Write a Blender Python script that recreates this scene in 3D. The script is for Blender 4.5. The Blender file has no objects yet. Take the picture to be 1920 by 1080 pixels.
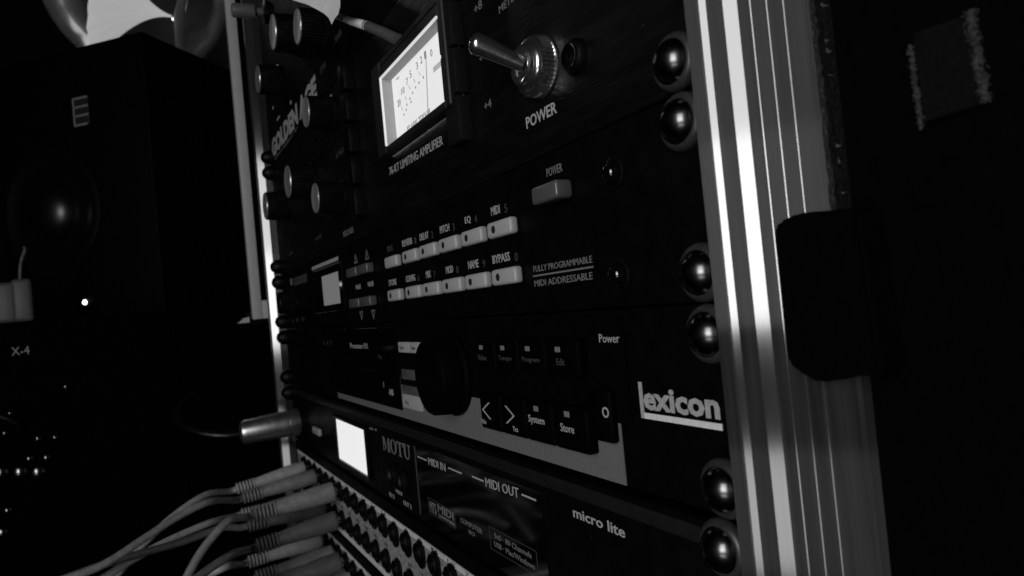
import bpy, bmesh, math, random
from mathutils import Vector, Matrix
random.seed(7)
S = 0.001                                   # everything below is written in millimetres
scene = bpy.context.scene
col = scene.collection

# ------------------------------------------------------------------ camera
RX = Vector((0.47497808, 0.8748175, -0.09534239))
UP = Vector((0.06470609, 0.07333116, 0.99520634))
FW = Vector((-0.87761549, 0.47887043, 0.02177532))
EYE = Vector((96.839, -102.341, 3.828))
FPX = 1277.03
cd = bpy.data.cameras.new('camera')
cam = bpy.data.objects.new('camera', cd); col.objects.link(cam)
cam.matrix_world = Matrix(((RX.x, UP.x, -FW.x, EYE.x*S), (RX.y, UP.y, -FW.y, EYE.y*S),
                           (RX.z, UP.z, -FW.z, EYE.z*S), (0, 0, 0, 1)))
cd.sensor_fit = 'HORIZONTAL'; cd.sensor_width = 36.0; cd.lens = 36.0*FPX/1920.0
cd.clip_start = 0.01; cd.clip_end = 20.0
cd.dof.use_dof = True; cd.dof.focus_distance = 0.21; cd.dof.aperture_fstop = 30.0
scene.camera = cam

# ------------------------------------------------------------------ world, light, exposure
w = bpy.data.worlds.new('World'); scene.world = w; w.use_nodes = True
bg = w.node_tree.nodes['Background']
bg.inputs[0].default_value = (1, 1, 1, 1); bg.inputs[1].default_value = 0.0006
def area(name, loc, target, sx, sy, watts):
    l = bpy.data.lights.new(name, 'AREA'); l.shape = 'RECTANGLE'; l.size = sx*S; l.size_y = sy*S; l.energy = watts
    o = bpy.data.objects.new(name, l); col.objects.link(o)
    loc = Vector(loc); d = (Vector(target)-loc).normalized()
    o.location = loc*S; o.rotation_euler = d.to_track_quat('-Z', 'Y').to_euler()
    return o
# a screen-like pane in front of the rack, split by a dark bar, as the two reflections on the rail show
area('window_light', (345, -600, 60), (-60, 0, 60), 280, 220, 2.0)
area('window_light_upper', (345, -600, 280), (-60, 0, 280), 280, 219, 1.2)
area('window_light_lower', (345, -600, -285), (-60, 0, -285), 280, 190, 0.55)

vs = scene.view_settings
vs.view_transform = 'Standard'; vs.look = 'None'; vs.exposure = 0.0; vs.gamma = 1.0; vs.use_curve_mapping = False

# ------------------------------------------------------------------ materials
MATS = {}
def mat(name, base=0.5, rough=0.4, metal=0.0, spec=0.5, emit=0.0, noise=0.0, nscale=400, stretch=(1, 1, 1), bump=0.0, bscale=900,
        rnoise=0.0, coat=0.0, alpha=1.0, speck=0.0, sscale=330):
    m = bpy.data.materials.new(name); m.use_nodes = True
    nt = m.node_tree; b = nt.nodes['Principled BSDF']
    def setin(k, v):
        if k in b.inputs: b.inputs[k].default_value = v
    setin('Base Color', (base, base, base, 1)); setin('Roughness', rough); setin('Metallic', metal)
    setin('Specular IOR Level', spec); setin('Coat Weight', coat); setin('Alpha', alpha)
    if emit:
        setin('Emission Color', (1, 1, 1, 1)); setin('Emission Strength', emit)
    if noise or bump or rnoise or speck:
        tc = nt.nodes.new('ShaderNodeTexCoord'); mp = nt.nodes.new('ShaderNodeMapping')
        mp.inputs['Scale'].default_value = stretch
        nt.links.new(tc.outputs['Object'], mp.inputs['Vector'])
        def ntex(sc, det=4):
            n = nt.nodes.new('ShaderNodeTexNoise'); n.inputs['Scale'].default_value = sc; n.inputs['Detail'].default_value = det
            nt.links.new(mp.outputs['Vector'], n.inputs['Vector']); return n
        def ramp(n, a, c):
            r = nt.nodes.new('ShaderNodeMapRange')
            r.inputs['From Min'].default_value = 0.3; r.inputs['From Max'].default_value = 0.7
            r.inputs['To Min'].default_value = a; r.inputs['To Max'].default_value = c
            nt.links.new(n.outputs['Fac'], r.inputs['Value']); return r
        if noise:
            r = ramp(ntex(nscale), base*(1-noise), base*(1+noise)); nt.links.new(r.outputs[0], b.inputs['Base Color'])
        if speck:                                     # settled dust
            vo = nt.nodes.new('ShaderNodeTexVoronoi'); vo.inputs['Scale'].default_value = sscale
            nt.links.new(tc.outputs['Object'], vo.inputs['Vector'])
            lt = nt.nodes.new('ShaderNodeMapRange'); lt.inputs['From Min'].default_value = 0.03; lt.inputs['From Max'].default_value = 0.055
            lt.inputs['To Min'].default_value = 1.0; lt.inputs['To Max'].default_value = 0.0
            nt.links.new(vo.outputs['Distance'], lt.inputs['Value'])
            pk = nt.nodes.new('ShaderNodeMath'); pk.operation = 'POWER'; pk.inputs[1].default_value = 4.0
            sp_ = nt.nodes.new('ShaderNodeSeparateColor'); nt.links.new(vo.outputs['Color'], sp_.inputs[0]); nt.links.new(sp_.outputs[0], pk.inputs[0])
            ml = nt.nodes.new('ShaderNodeMath'); ml.operation = 'MULTIPLY'; nt.links.new(lt.outputs[0], ml.inputs[0]); nt.links.new(pk.outputs[0], ml.inputs[1])
            mr = nt.nodes.new('ShaderNodeMapRange'); mr.inputs['To Min'].default_value = base; mr.inputs['To Max'].default_value = speck
            nt.links.new(ml.outputs[0], mr.inputs['Value']); nt.links.new(mr.outputs[0], b.inputs['Base Color'])
        if rnoise:
            r = ramp(ntex(nscale*0.37), max(0.02, rough-rnoise), min(1, rough+rnoise)); nt.links.new(r.outputs[0], b.inputs['Roughness'])
        if bump:
            bp = nt.nodes.new('ShaderNodeBump'); bp.inputs['Strength'].default_value = bump; bp.inputs['Distance'].default_value = 0.0004
            nt.links.new(ntex(bscale, 3).outputs['Fac'], bp.inputs['Height']); nt.links.new(bp.outputs['Normal'], b.inputs['Normal'])
    MATS[name] = m
    return m
M = MATS
mat('black_panel', 0.0012, 0.5, spec=0.1, speck=0.05, sscale=140, rnoise=0.1, nscale=500, bump=0.05, bscale=2500)
mat('brushed_panel', 0.0022, 0.38, spec=0.35, speck=0.06, sscale=160, rnoise=0.12, nscale=900, stretch=(0.12, 1, 1), bump=0.4, bscale=1500)
mat('gloss_panel', 0.002, 0.07, spec=0.8, rnoise=0.03, nscale=200)
mat('grey_panel', 0.13, 0.55, spec=0.3, noise=0.1, nscale=900, bump=0.06, bscale=3000)
mat('silver', 0.42, 0.34, metal=0.95, rnoise=0.06, nscale=600, stretch=(1, 1, 0.04), bump=0.05, bscale=1800)
m_ = mat('rail_metal', 0.2, 0.2); nt = m_.node_tree; nt.nodes.clear()      # drawn aluminium: a tight and a wide gloss together
out = nt.nodes.new('ShaderNodeOutputMaterial'); mx = nt.nodes.new('ShaderNodeMixShader'); mx.inputs[0].default_value = 0.5
ga = nt.nodes.new('ShaderNodeBsdfGlossy'); ga.inputs['Color'].default_value = (.2, .2, .2, 1); ga.inputs['Roughness'].default_value = 0.105
gb = nt.nodes.new('ShaderNodeBsdfGlossy'); gb.inputs['Color'].default_value = (.07, .07, .07, 1); gb.inputs['Roughness'].default_value = 0.36; gb.inputs['Anisotropy'].default_value = 0.95; gb.inputs['Rotation'].default_value = 0.25
tg_ = nt.nodes.new('ShaderNodeTangent'); tg_.direction_type = 'RADIAL'; tg_.axis = 'Z'; nt.links.new(tg_.outputs[0], gb.inputs['Tangent'])
tc = nt.nodes.new('ShaderNodeTexCoord'); mp = nt.nodes.new('ShaderNodeMapping'); mp.inputs['Scale'].default_value = (1, 1, .03)
nz = nt.nodes.new('ShaderNodeTexNoise'); nz.inputs['Scale'].default_value = 1600; bp = nt.nodes.new('ShaderNodeBump')
bp.inputs['Strength'].default_value = .08; bp.inputs['Distance'].default_value = .0003
nt.links.new(tc.outputs['Object'], mp.inputs['Vector']); nt.links.new(mp.outputs['Vector'], nz.inputs['Vector']); nt.links.new(nz.outputs['Fac'], bp.inputs['Height'])
for n_ in (ga, gb): nt.links.new(bp.outputs['Normal'], n_.inputs['Normal'])
ad = nt.nodes.new('ShaderNodeAddShader'); df = nt.nodes.new('ShaderNodeBsdfDiffuse'); nd = nt.nodes.new('ShaderNodeTexNoise'); nd.inputs['Scale'].default_value = 700
cr = nt.nodes.new('ShaderNodeMapRange'); cr.inputs['To Min'].default_value = .005; cr.inputs['To Max'].default_value = .05
nt.links.new(mp.outputs['Vector'], nd.inputs['Vector']); nt.links.new(nd.outputs['Fac'], cr.inputs['Value']); nt.links.new(cr.outputs[0], df.inputs['Color'])
nt.links.new(ga.outputs[0], mx.inputs[1]); nt.links.new(gb.outputs[0], mx.inputs[2]); nt.links.new(mx.outputs[0], ad.inputs[0]); nt.links.new(df.outputs[0], ad.inputs[1]); nt.links.new(ad.outputs[0], out.inputs[0])
mat('chrome', 0.5, 0.2, metal=0.97, rnoise=0.05, nscale=700)
mat('screw_metal', 0.10, 0.23, metal=1.0, rnoise=0.05, nscale=900)
mat('washer_plastic', 0.024, 0.4, spec=0.5, noise=0.2, nscale=900)
mat('cap_metal', 0.42, 0.26, metal=0.6, rnoise=0.05, nscale=800)
mat('key_black', 0.0006, 0.65, spec=0.04)
mat('black_plastic', 0.0016, 0.4, spec=0.25, rnoise=0.1, nscale=700)
mat('dark_rubber', 0.007, 0.5, spec=0.25, rnoise=0.1, nscale=600, speck=0.5, sscale=190)
mat('button_dark', 0.006, 0.5, spec=0.2, noise=0.2, nscale=900)
mat('soft_black', 0.0007, 0.9, spec=0.04, noise=0.4, nscale=300)
mat('white_button', 0.36, 0.42, spec=0.4, noise=0.06, nscale=500, bump=0.05, bscale=2500)
mat('pale_button', 0.28, 0.45, noise=0.08, nscale=500)
mat('grey_button', 0.075, 0.28, spec=0.5, noise=0.08, nscale=500)
mat('print_white', 0.36, 0.6, spec=0.2, noise=0.18, nscale=2500)
mat('print_grey', 0.16, 0.6, spec=0.2, noise=0.25, nscale=2500)
mat('print_dim', 0.05, 0.6, spec=0.2, noise=0.3, nscale=2500)
mat('print_black', 0.01, 0.6)
mat('logo_grey', 0.35, 0.5, noise=0.15, nscale=700)
mat('logo_bright', 0.66, 0.4, noise=0.1, nscale=700)
mat('dial_face', 0.3, 0.6, emit=0.66, noise=0.03, nscale=80)
mat('dial_shade', 0.42, 0.6, noise=0.05, nscale=200)
mat('dial_ink', 0.05, 0.6, emit=0.2)
mat('dial_ink_pale', 0.2, 0.6, emit=0.32)
mat('dial_bezel', 0.011, 0.45, spec=0.3, noise=0.2, nscale=900, bump=0.08, bscale=3000)
mat('backlit_window', 0.25, 0.4, emit=0.78)
mat('lit_lip', 0.6, 0.4, emit=0.45)  # emission stands in for dial light caught on the window edge
mat('backlit_display', 0.05, 0.4, emit=0.13)
mat('lit_button', 0.2, 0.45, emit=0.05, noise=0.1, nscale=400)
mat('patch_grey', 0.27, 0.55, noise=0.45, nscale=500, bump=0.08)
mat('label_strip', 0.62, 0.6, noise=0.2, nscale=300)
mat('cable_light', 0.36, 0.36, spec=0.5, noise=0.16, nscale=300)
mat('cable_mid', 0.19, 0.36, spec=0.5, noise=0.2, nscale=300)
mat('cable_dark', 0.09, 0.36, spec=0.5, noise=0.2, nscale=300)
mat('tolex', 0.006, 0.5, spec=0.5, noise=0.5, nscale=700, bump=1.0, bscale=1100)
mat('webbing', 0.075, 0.8, spec=0.3, noise=0.6, nscale=1100, bump=1.0, bscale=1500)  # paler than the pad to imitate light caught by the frayed edges
mat('webbing_dark', 0.002, 0.85, spec=0.1, noise=0.5, nscale=900, bump=0.6, bscale=1500)
mat('bezel_grey', 0.55, 0.5, noise=0.06, nscale=150)
mat('screen_black', 0.002, 0.15, spec=0.3)
mat('speaker_black', 0.0012, 0.6, spec=0.12, noise=0.3, nscale=200, bump=0.15, bscale=900)
mat('cone_black', 0.002, 0.34, spec=0.9)
mat('knob_black', 0.13, 0.16, metal=1.0)
mat('badge_dim', 0.03, 0.5)
mat('badge', 0.3, 0.4)
mat('led', 0.8, 0.3, emit=3.0)
mat('pale_plastic', 0.10, 0.5, noise=0.1, nscale=200)
mat('shade_glow', 0.8, 0.6, emit=0.42, noise=0.05, nscale=60)
mat('glint_glow', 0.8, 0.4, emit=5.0)
mat('matte', 0.85, 0.6, noise=0.06, nscale=200)
mat('desk_black', 0.001, 0.8, spec=0.05, noise=0.4, nscale=30)
g = mat('globe_glass', 0.1, 0.04)
nt = g.node_tree; nt.nodes.clear()
out = nt.nodes.new('ShaderNodeOutputMaterial'); mx = nt.nodes.new('ShaderNodeMixShader'); mx2 = nt.nodes.new('ShaderNodeMixShader')
tr = nt.nodes.new('ShaderNodeBsdfTransparent'); tr.inputs[0].default_value = (0.85, 0.85, 0.85, 1)
gl = nt.nodes.new('ShaderNodeBsdfGlossy'); gl.inputs['Roughness'].default_value = 0.14
tl = nt.nodes.new('ShaderNodeBsdfTranslucent'); tl.inputs[0].default_value = (0.55, 0.55, 0.55, 1)
fr = nt.nodes.new('ShaderNodeFresnel'); fr.inputs[0].default_value = 1.22
tn = nt.nodes.new('ShaderNodeTexNoise'); tn.inputs['Scale'].default_value = 5.0
tr2 = nt.nodes.new('ShaderNodeMapRange'); tr2.inputs['To Min'].default_value = 0.02; tr2.inputs['To Max'].default_value = 0.09
tcc = nt.nodes.new('ShaderNodeTexCoord')
nt.links.new(tcc.outputs['Object'], tn.inputs['Vector']); nt.links.new(tn.outputs['Fac'], tr2.inputs['Value'])
nt.links.new(tr2.outputs[0], mx2.inputs[0]); nt.links.new(tr.outputs[0], mx2.inputs[1]); nt.links.new(tl.outputs[0], mx2.inputs[2])
nt.links.new(fr.outputs[0], mx.inputs[0]); nt.links.new(mx2.outputs[0], mx.inputs[1]); nt.links.new(gl.outputs[0], mx.inputs[2])
nt.links.new(mx.outputs[0], out.inputs[0])

# ------------------------------------------------------------------ shape helpers (all in mm, world axes)
def nb(): return bmesh.new()
def box(bm, x0, x1, y0, y1, z0, z1, bev=0.0, seg=2):
    r = bmesh.ops.create_cube(bm, size=1.0)
    vs_ = r['verts']
    for v in vs_:
        v.co = Vector((x0+(v.co.x+.5)*(x1-x0), y0+(v.co.y+.5)*(y1-y0), z0+(v.co.z+.5)*(z1-z0)))
    if bev > 0:
        es = list({e for v in vs_ for e in v.link_edges})
        bmesh.ops.bevel(bm, geom=es, offset=bev, segments=seg, affect='EDGES', profile=0.5)
    return bm
def basis(axis):
    a = Vector(axis).normalized()
    t = Vector((0, 0, 1)) if abs(a.z) < 0.9 else Vector((1, 0, 0))
    u = t.cross(a).normalized(); v = a.cross(u)
    return u, v, a
def lathe(bm, prof, o, axis=(0, -1, 0), seg=32, teeth=None, close=True):
    """prof: (radius, height along axis). teeth: {index: depth} ripples that ring."""
    u, v, a = basis(axis); o = Vector(o); rings = []
    for i, (r, h) in enumerate(prof):
        if r < 1e-4:
            rings.append([bm.verts.new(o+a*h)]); continue
        ring = []
        for k in range(seg):
            rr = r
            if teeth and i in teeth and k % 2: rr = r-teeth[i]
            t = 2*math.pi*k/seg
            ring.append(bm.verts.new(o+a*h+u*(rr*math.cos(t))+v*(rr*math.sin(t))))
        rings.append(ring)
    for A, B in zip(rings[:-1], rings[1:]):
        for k in range(seg):
            k2 = (k+1) % seg
            try:
                if len(A) == 1: bm.faces.new((A[0], B[k], B[k2]))
                elif len(B) == 1: bm.faces.new((A[k], B[0], A[k2]))
                else: bm.faces.new((A[k], B[k], B[k2], A[k2]))
            except ValueError: pass
    if close:
        for ring in (rings[0], rings[-1]):
            if len(ring) > 2:
                try: bm.faces.new(ring)
                except ValueError: pass
    return bm
def tube(bm, pts, rad, seg=10, cap=True):
    """smooth tube through pts (Catmull-Rom). rad: number or list per point."""
    P = [Vector(p) for p in pts]; n = len(P)
    R = rad if isinstance(rad, (list, tuple)) else [rad]*n
    C_, RR = [], []
    for i in range(n-1):
        p0 = P[max(i-1, 0)]; p1 = P[i]; p2 = P[i+1]; p3 = P[min(i+2, n-1)]
        for k in range(6):
            t = k/6
            C_.append(0.5*((2*p1)+(p2-p0)*t+(2*p0-5*p1+4*p2-p3)*t*t+(3*p1-p0-3*p2+p3)*t**3)); RR.append(R[i]*(1-t)+R[i+1]*t)
    C_.append(P[-1]); RR.append(R[-1])
    up = Vector((0.3, 0.2, 0.93)); rings = []
    for i, c in enumerate(C_):
        d = (C_[min(i+1, len(C_)-1)]-C_[max(i-1, 0)]).normalized()
        u = up.cross(d).normalized(); v = d.cross(u)
        rings.append([bm.verts.new(c+RR[i]*(u*math.cos(2*math.pi*k/seg)+v*math.sin(2*math.pi*k/seg))) for k in range(seg)])
    for A, B in zip(rings[:-1], rings[1:]):
        for k in range(seg):
            bm.faces.new((A[k], B[k], B[(k+1) % seg], A[(k+1) % seg]))
    if cap:
        bm.faces.new(rings[0]); bm.faces.new(rings[-1])
    return bm
def prism(bm, poly, lo, hi, plane='xz'):
    """poly extruded: plane xz -> along y, plane xy -> along z"""
    f = (lambda a, b, c: (a, c, b)) if plane == 'xz' else (lambda a, b, c: (a, b, c))
    A = [bm.verts.new(f(a, b, lo)) for a, b in poly]; B = [bm.verts.new(f(a, b, hi)) for a, b in poly]
    n = len(poly)
    bm.faces.new(A); bm.faces.new(B)
    for k in range(n): bm.faces.new((A[k], B[k], B[(k+1) % n], A[(k+1) % n]))
    return bm
WLOC = {}
def smooth(me, ang=35):
    for p in me.polygons: p.use_smooth = True
    if hasattr(me, 'set_sharp_from_angle'): me.set_sharp_from_angle(angle=math.radians(ang))
def tomesh(name, bm, m, sm=True):
    bmesh.ops.recalc_face_normals(bm, faces=bm.faces[:])
    xs = [v.co for v in bm.verts]
    c = Vector([(min(v[i] for v in xs)+max(v[i] for v in xs))/2 for i in range(3)])
    for v in bm.verts: v.co = (v.co-c)*S
    me = bpy.data.meshes.new(name); bm.to_mesh(me); bm.free()
    me.materials.append(M[m])
    if sm: smooth(me)
    return me, c
def place(name, me, loc, parent=None):
    o = bpy.data.objects.new(name, me); col.objects.link(o); loc = Vector(loc)
    if parent is not None:
        o.parent = parent; o.location = (loc-WLOC[parent.name])*S
    else: o.location = loc*S
    WLOC[o.name] = loc
    return o
def part(parent, name, bm, m, sm=True, label=None):
    me, c = tomesh(name, bm, m, sm); o = place(name, me, c, parent)
    if label: o['label'] = label
    return o
def thing(name, label, cat, loc, group=None):
    o = bpy.data.objects.new(name, None); col.objects.link(o); o.empty_display_size = 0.01
    o.location = Vector(loc)*S; WLOC[o.name] = Vector(loc); o['label'] = label; o['category'] = cat
    if group: o['group'] = group
    return o
def tag(o, label, cat, group=None):
    o['label'] = label; o['category'] = cat
    if group: o['group'] = group
    return o
def struct(name, bm, m):
    o = part(None, name, bm, m, False); o['kind'] = 'structure'; return o
def letters(parent, s, x0, x1, z0, h, y=0.0, m='print_white', bold=0.0, name='lettering', tilt=0.0):
    """a line of lettering fitted to a box on a plane that faces the front; tilt = rise of the right end"""
    cu = bpy.data.curves.new('text', 'FONT'); cu.body = s; cu.offset = bold; cu.resolution_u = 2; cu.extrude = 0.02
    to = bpy.data.objects.new('text', cu); me = bpy.data.meshes.new_from_object(to)
    bpy.data.objects.remove(to); bpy.data.curves.remove(cu)
    V = [v.co.copy() for v in me.vertices]
    if not V: return None
    ax, bx = min(v.x for v in V), max(v.x for v in V); ay, by = min(v.y for v in V), max(v.y for v in V)
    c = Vector(((x0+x1)/2, y-0.06, z0+h/2))
    for i, v in enumerate(V):
        fx = (v.x-ax)/(bx-ax)
        p = Vector((x0+fx*(x1-x0), y-0.06-(0.06 if v.z > 0 else -0.06), z0+(v.y-ay)/(by-ay)*h+fx*tilt))
        me.vertices[i].co = (p-c)*S
    me.name = name; me.materials.clear(); me.materials.append(M[m])
    return place(name, me, c, parent)
def bar(parent, x0, x1, z0, z1, y=0.0, m='print_white', name='printed_line', d=0.12):
    return part(parent, name, box(nb(), x0, x1, y-d, y, z0, z1), m, False)
def at(px, py, D):
    """a point seen in the photograph at distance D (used to work out where far things stand)"""
    d = (FW+RX*((px-960)/FPX)-UP*((py-540)/FPX)).normalized(); return EYE+d*D
U = 44.45
XL, XR = -482.6, 0.0

# ------------------------------------------------------------------ the setting
struct('desk', box(nb(), -2200, 600, -1200, 1400, -372, -332), 'desk_black')

# ------------------------------------------------------------------ rack case
case = thing('rack_case', 'black equipment rack case with ridged aluminium edge rails', 'rack case', (-241, 150, -332))
# right rail: ridged extrusion, profile in plan
prof = [(-2.6, 3.0), (-2.3, -3.3), (-1.9, -3.7), (0.9, -3.15), (1.2, -2.98), (2.3, -2.2), (2.6, -2.1), (5.5, -1.75), (5.9, -1.6), (8.0, -0.1), (8.4, 0.05),
        (10.75, 0.0), (10.9, 0.11), (11.3, 0.12), (14.35, 0.0), (14.47, 0.09), (14.9, 0.1), (17.95, -.15), (18.05, -.08), (18.5, -.07), (22.4, -.5), (23.2, 1.4), (23.8, 2.0), (24.0, 6.0), (24.0, 20), (-2.6, 20)]
part(case, 'edge_rail', prism(nb(), prof, -330, 330, 'xy'), 'rail_metal', False, 'ridged aluminium edge rail beside the dome screws')
profl = [(-484.2, 20), (-484.2, 0.6), (-486, 0.2), (-494, -0.3), (-497, -0.9), (-503, -1.0), (-505, -1.6), (-507.2, -7.0), (-508.4, -7.6), (-514, -7.6), (-520, -6.0), (-522, 0), (-522, 20)]
part(case, 'edge_rail', prism(nb(), profl, -330, 330, 'xy'), 'rail_metal', False, 'far aluminium edge rail with bright inner face')
part(case, 'side_board', box(nb(), 24.3, 34, 3.6, 420, -330, 330), 'soft_black', False)
part(case, 'side_board', box(nb(), -532, -522.3, 5, 420, -330, 330), 'soft_black', False)
part(case, 'back_board', box(nb(), -522, 24, 410, 420, -330, 330), 'soft_black', False)
part(case, 'bottom_board', box(nb(), -532, 34, 5, 420, -332, -330.2), 'soft_black', False)
part(case, 'lid_board', box(nb(), 34.02, 300, 3.6, 10, -330, 330), 'soft_black', False)
bm = nb(); zs = [14+1.0*k for k in range(120)]
rr = [(21.5+random.uniform(-.15, .15)+(.8 if z < 17 else 0), 24.2+random.uniform(-.25, .25), .2+random.uniform(-.12, .12)) for z in zs]
vv = [[bm.verts.new((a, 1.2, z)), bm.verts.new((a+.2, y, z)), bm.verts.new((b_-.4, y+.1, z)), bm.verts.new((b_, 4.5, z))] for z, (a, b_, y) in zip(zs, rr)]
for p_, q_ in zip(vv[:-1], vv[1:]):
    for k in range(3): bm.faces.new((p_[k], p_[k+1], q_[k+1], q_[k]))
bm.faces.new(vv[0])
part(case, 'fabric_edge', bm, 'tolex', True, 'rough black fabric edge beside the rail')
# latch on the rail
bm = nb(); prism(bm, [(13.6, 12.5), (15.0, 13.6), (19, 14.4), (30, 13.5), (31, -13), (24.2, -12.9), (19.5, -14.6), (15.2, -12.6), (13.6, -11)], -3.6, 3.2, 'xz')
bmesh.ops.bevel(bm, geom=bm.edges[:], offset=0.7, segments=2, affect='EDGES')
part(case, 'latch', bm, 'soft_black', True, 'black latch plate lying over the rail')

# webbing tab on the board to the right
tab = thing('fabric_tab', 'small black fabric tab with frayed edges toned as lit beside the rack latch', 'fabric tab', (42.5, 4, 24))
def slab(pts, y0, y1):
    return prism(nb(), pts, y0, y1, 'xz')
part(tab, 'pad', slab([(38.6, 24.8), (46.9, 25.2), (46.6, 37.9), (38.2, 38.3)], 2.0, 3.55), 'webbing_dark', False)
def fray(xa, za, xb, zb, n, r):
    bm = nb()                                             # loose woven threads sticking out all along the cut edge
    for i in range(n):
        f = random.random(); o = Vector((xa+(xb-xa)*f+random.gauss(0, r*.45), 2.0-abs(random.gauss(0, .25)), za+(zb-za)*f))
        d = Vector((random.uniform(-1, 1), random.uniform(-1, .2), random.uniform(-1, 1))).normalized()*random.uniform(.15, .5)
        sd = d.cross(Vector((random.random(), random.random(), random.random()))).normalized()*random.uniform(.03, .07); sd2 = d.cross(sd).normalized()*.05
        a, b_, c_, e_ = (bm.verts.new(o-d+sd), bm.verts.new(o-d-sd), bm.verts.new(o-d+sd2), bm.verts.new(o+d))
        for t in ((a, b_, e_), (b_, c_, e_), (c_, a, e_), (a, c_, b_)): bm.faces.new(t)
    return bm
part(tab, 'frayed_edge', fray(38.0, 24.0, 37.7, 36.6, 420, 0.42), 'webbing')
part(tab, 'frayed_edge', fray(47.0, 25.2, 46.3, 38.4, 700, 0.8), 'webbing')

# ------------------------------------------------------------------ rack screws
def screw_meshes():
    d = [(4.75, 2.1)]
    R = 5.2
    for k in range(10):
        a = math.radians(66*(1-k/9.0)); d.append((R*math.sin(a), 2.1+R*(math.cos(a)-math.cos(math.radians(66)))))
    d[-1] = (0, d[-1][1])
    head, c1 = tomesh('head', lathe(nb(), d, (0, 0, 0), seg=40), 'screw_metal')
    wp = [(6.2, 0.0), (6.25, 0.7), (5.9, 1.5), (5.3, 2.0), (4.8, 2.1), (4.3, 1.9), (0, 1.9)]
    wash, c2 = tomesh('washer', lathe(nb(), wp, (0, 0, 0), seg=40), 'washer_plastic')
    far, c3 = tomesh('washer', lathe(nb(), [(5.6, 0.0), (5.8, 4.6), (5.5, 5.4), (5.0, 5.9), (4.6, 6.0), (0, 5.9)], (0, 0, 0), seg=32), 'black_plastic')
    return head, c1, wash, c2, far, c3
HEAD, HC, WASH, WC, FWASH, FWC = screw_meshes()
HEAD2 = HEAD.copy(); HEAD2.materials.clear(); HEAD2.materials.append(M['black_plastic'])  # same metal heads; black material imitates their dark reflections
def screw(x, z, label, y=0.0):
    t = thing('rack_screw', label, 'screw', (x, y, z), 'dome head screws holding the rack units')
    if y: place('head', HEAD2, Vector((x, y, z))+HC, t); place('washer', FWASH, Vector((x, 0, z))+FWC, t)
    else: place('head', HEAD, Vector((x, y, z))+HC, t); place('washer', WASH, Vector((x, y, z))+WC, t)
for x, z, l in [(-9.2, U+6.35, 'dome head rack screw at the POWER toggle end, lower corner of the limiting amplifier'),
                (-9.0, U-6.35, 'dome head rack screw at the upper corner of the effects processor, by the aluminium rail'),
                (-7.6, 6.35, 'dome head rack screw at the lower corner of the effects processor, by the aluminium rail'),
                (-7.2, -6.35, 'dome head rack screw above the lexicon name'),
                (-7.4, -U+6.35, 'dome head rack screw below the lexicon name'),
                (-9.4, -U-6.35, 'dome head rack screw at the micro lite end of the MIDI interface')]:
    screw(x, z, l)
for z, l in [(3*U+6.35, 'far rack screw at the lower corner of the preamplifier'), (3*U-6.35, 'far rack screw at the upper corner of the limiting amplifier'),
             (U+6.35, 'far rack screw at the lower corner of the limiting amplifier'), (U-6.35, 'far rack screw at the upper corner of the effects processor'),
             (6.35, 'far rack screw at the lower corner of the effects processor'), (-6.35, 'far rack screw at the upper corner of the reverb unit'),
             (-U+6.35, 'far rack screw at the lower corner of the reverb unit'), (-U-6.35, 'far rack screw at the upper corner of the MIDI interface')]:
    screw(-474, z, l, -3.9)

def panel(parent, zb, n, m, x0=XL, x1=XR, depth=3.0, body=True):
    p = part(parent, 'front_panel', box(nb(), x0+0.3, x1-3.0, 0.0, depth, zb+0.25, zb+n*U-0.25, 0.35, 1), m)
    if body: part(parent, 'chassis', box(nb(), x0+25, x1-28, depth+0.1, 260, zb+1.5, zb+n*U-1.5), 'black_panel', False)
    return p
def knob(parent, x, z, rad, h, rib=36, cap='cap_metal', name='knob'):
    pr = [(rad*1.08, 0.3), (rad*1.08, 2.0), (rad, 2.6), (rad*0.96, h-1.0), (rad*0.93, h-0.4), (rad*0.9, h-0.4)]
    k = part(parent, name, lathe(nb(), pr, (x, 0, z), seg=2*rib, teeth={2: .5, 3: .5}), 'black_plastic')
    part(k, 'knob_cap', lathe(nb(), [(rad*.895, h-0.9), (rad*.895, h-0.35), (rad*.87, h+0.15), (rad*.84, h+.2), (rad*.8, h+.02), (rad*0.3, h-0.15), (0, h-0.15)], (x, 0, z), seg=40), cap)
    return k

# ------------------------------------------------------------------ preamplifier (top)
pre = thing('preamplifier', 'black preamplifier with bold GOLDEN AGE lettering above the limiting amplifier', 'preamplifier', (-241, 0, 3*U))
panel(pre, 3*U, 3, 'black_panel')
for x, z, r in [(-278, 166, 10.5), (-346, 190, 12.2), (-415, 183, 10.8)]:
    knob(pre, x, z, r, 16)
letters(pre, 'GOLDEN AGE', -472, -312, 138.4, 14.5, m='logo_grey', bold=0.055)
letters(pre, 'PROJECT', -462, -372, 134.4, 2.6, m='print_grey')
for x, z in [(-452, 174), (-438, 148), (-386, 158), (-330, 214)]:
    part(pre, 'marker_dot', lathe(nb(), [(1.5, 0.02), (1.5, .3), (0, .5)], (x, 0, z), seg=12), 'logo_grey')
bar(pre, -441, -430, 160.2, 161.8, m='print_white')
for x0, x1, z in [(-300, -285, 148), (-262, -249, 152)]:
    letters(pre, 'LEVEL' if x0 < -280 else 'POWER', x0, x1, z, 3.4, m='print_dim')

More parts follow.
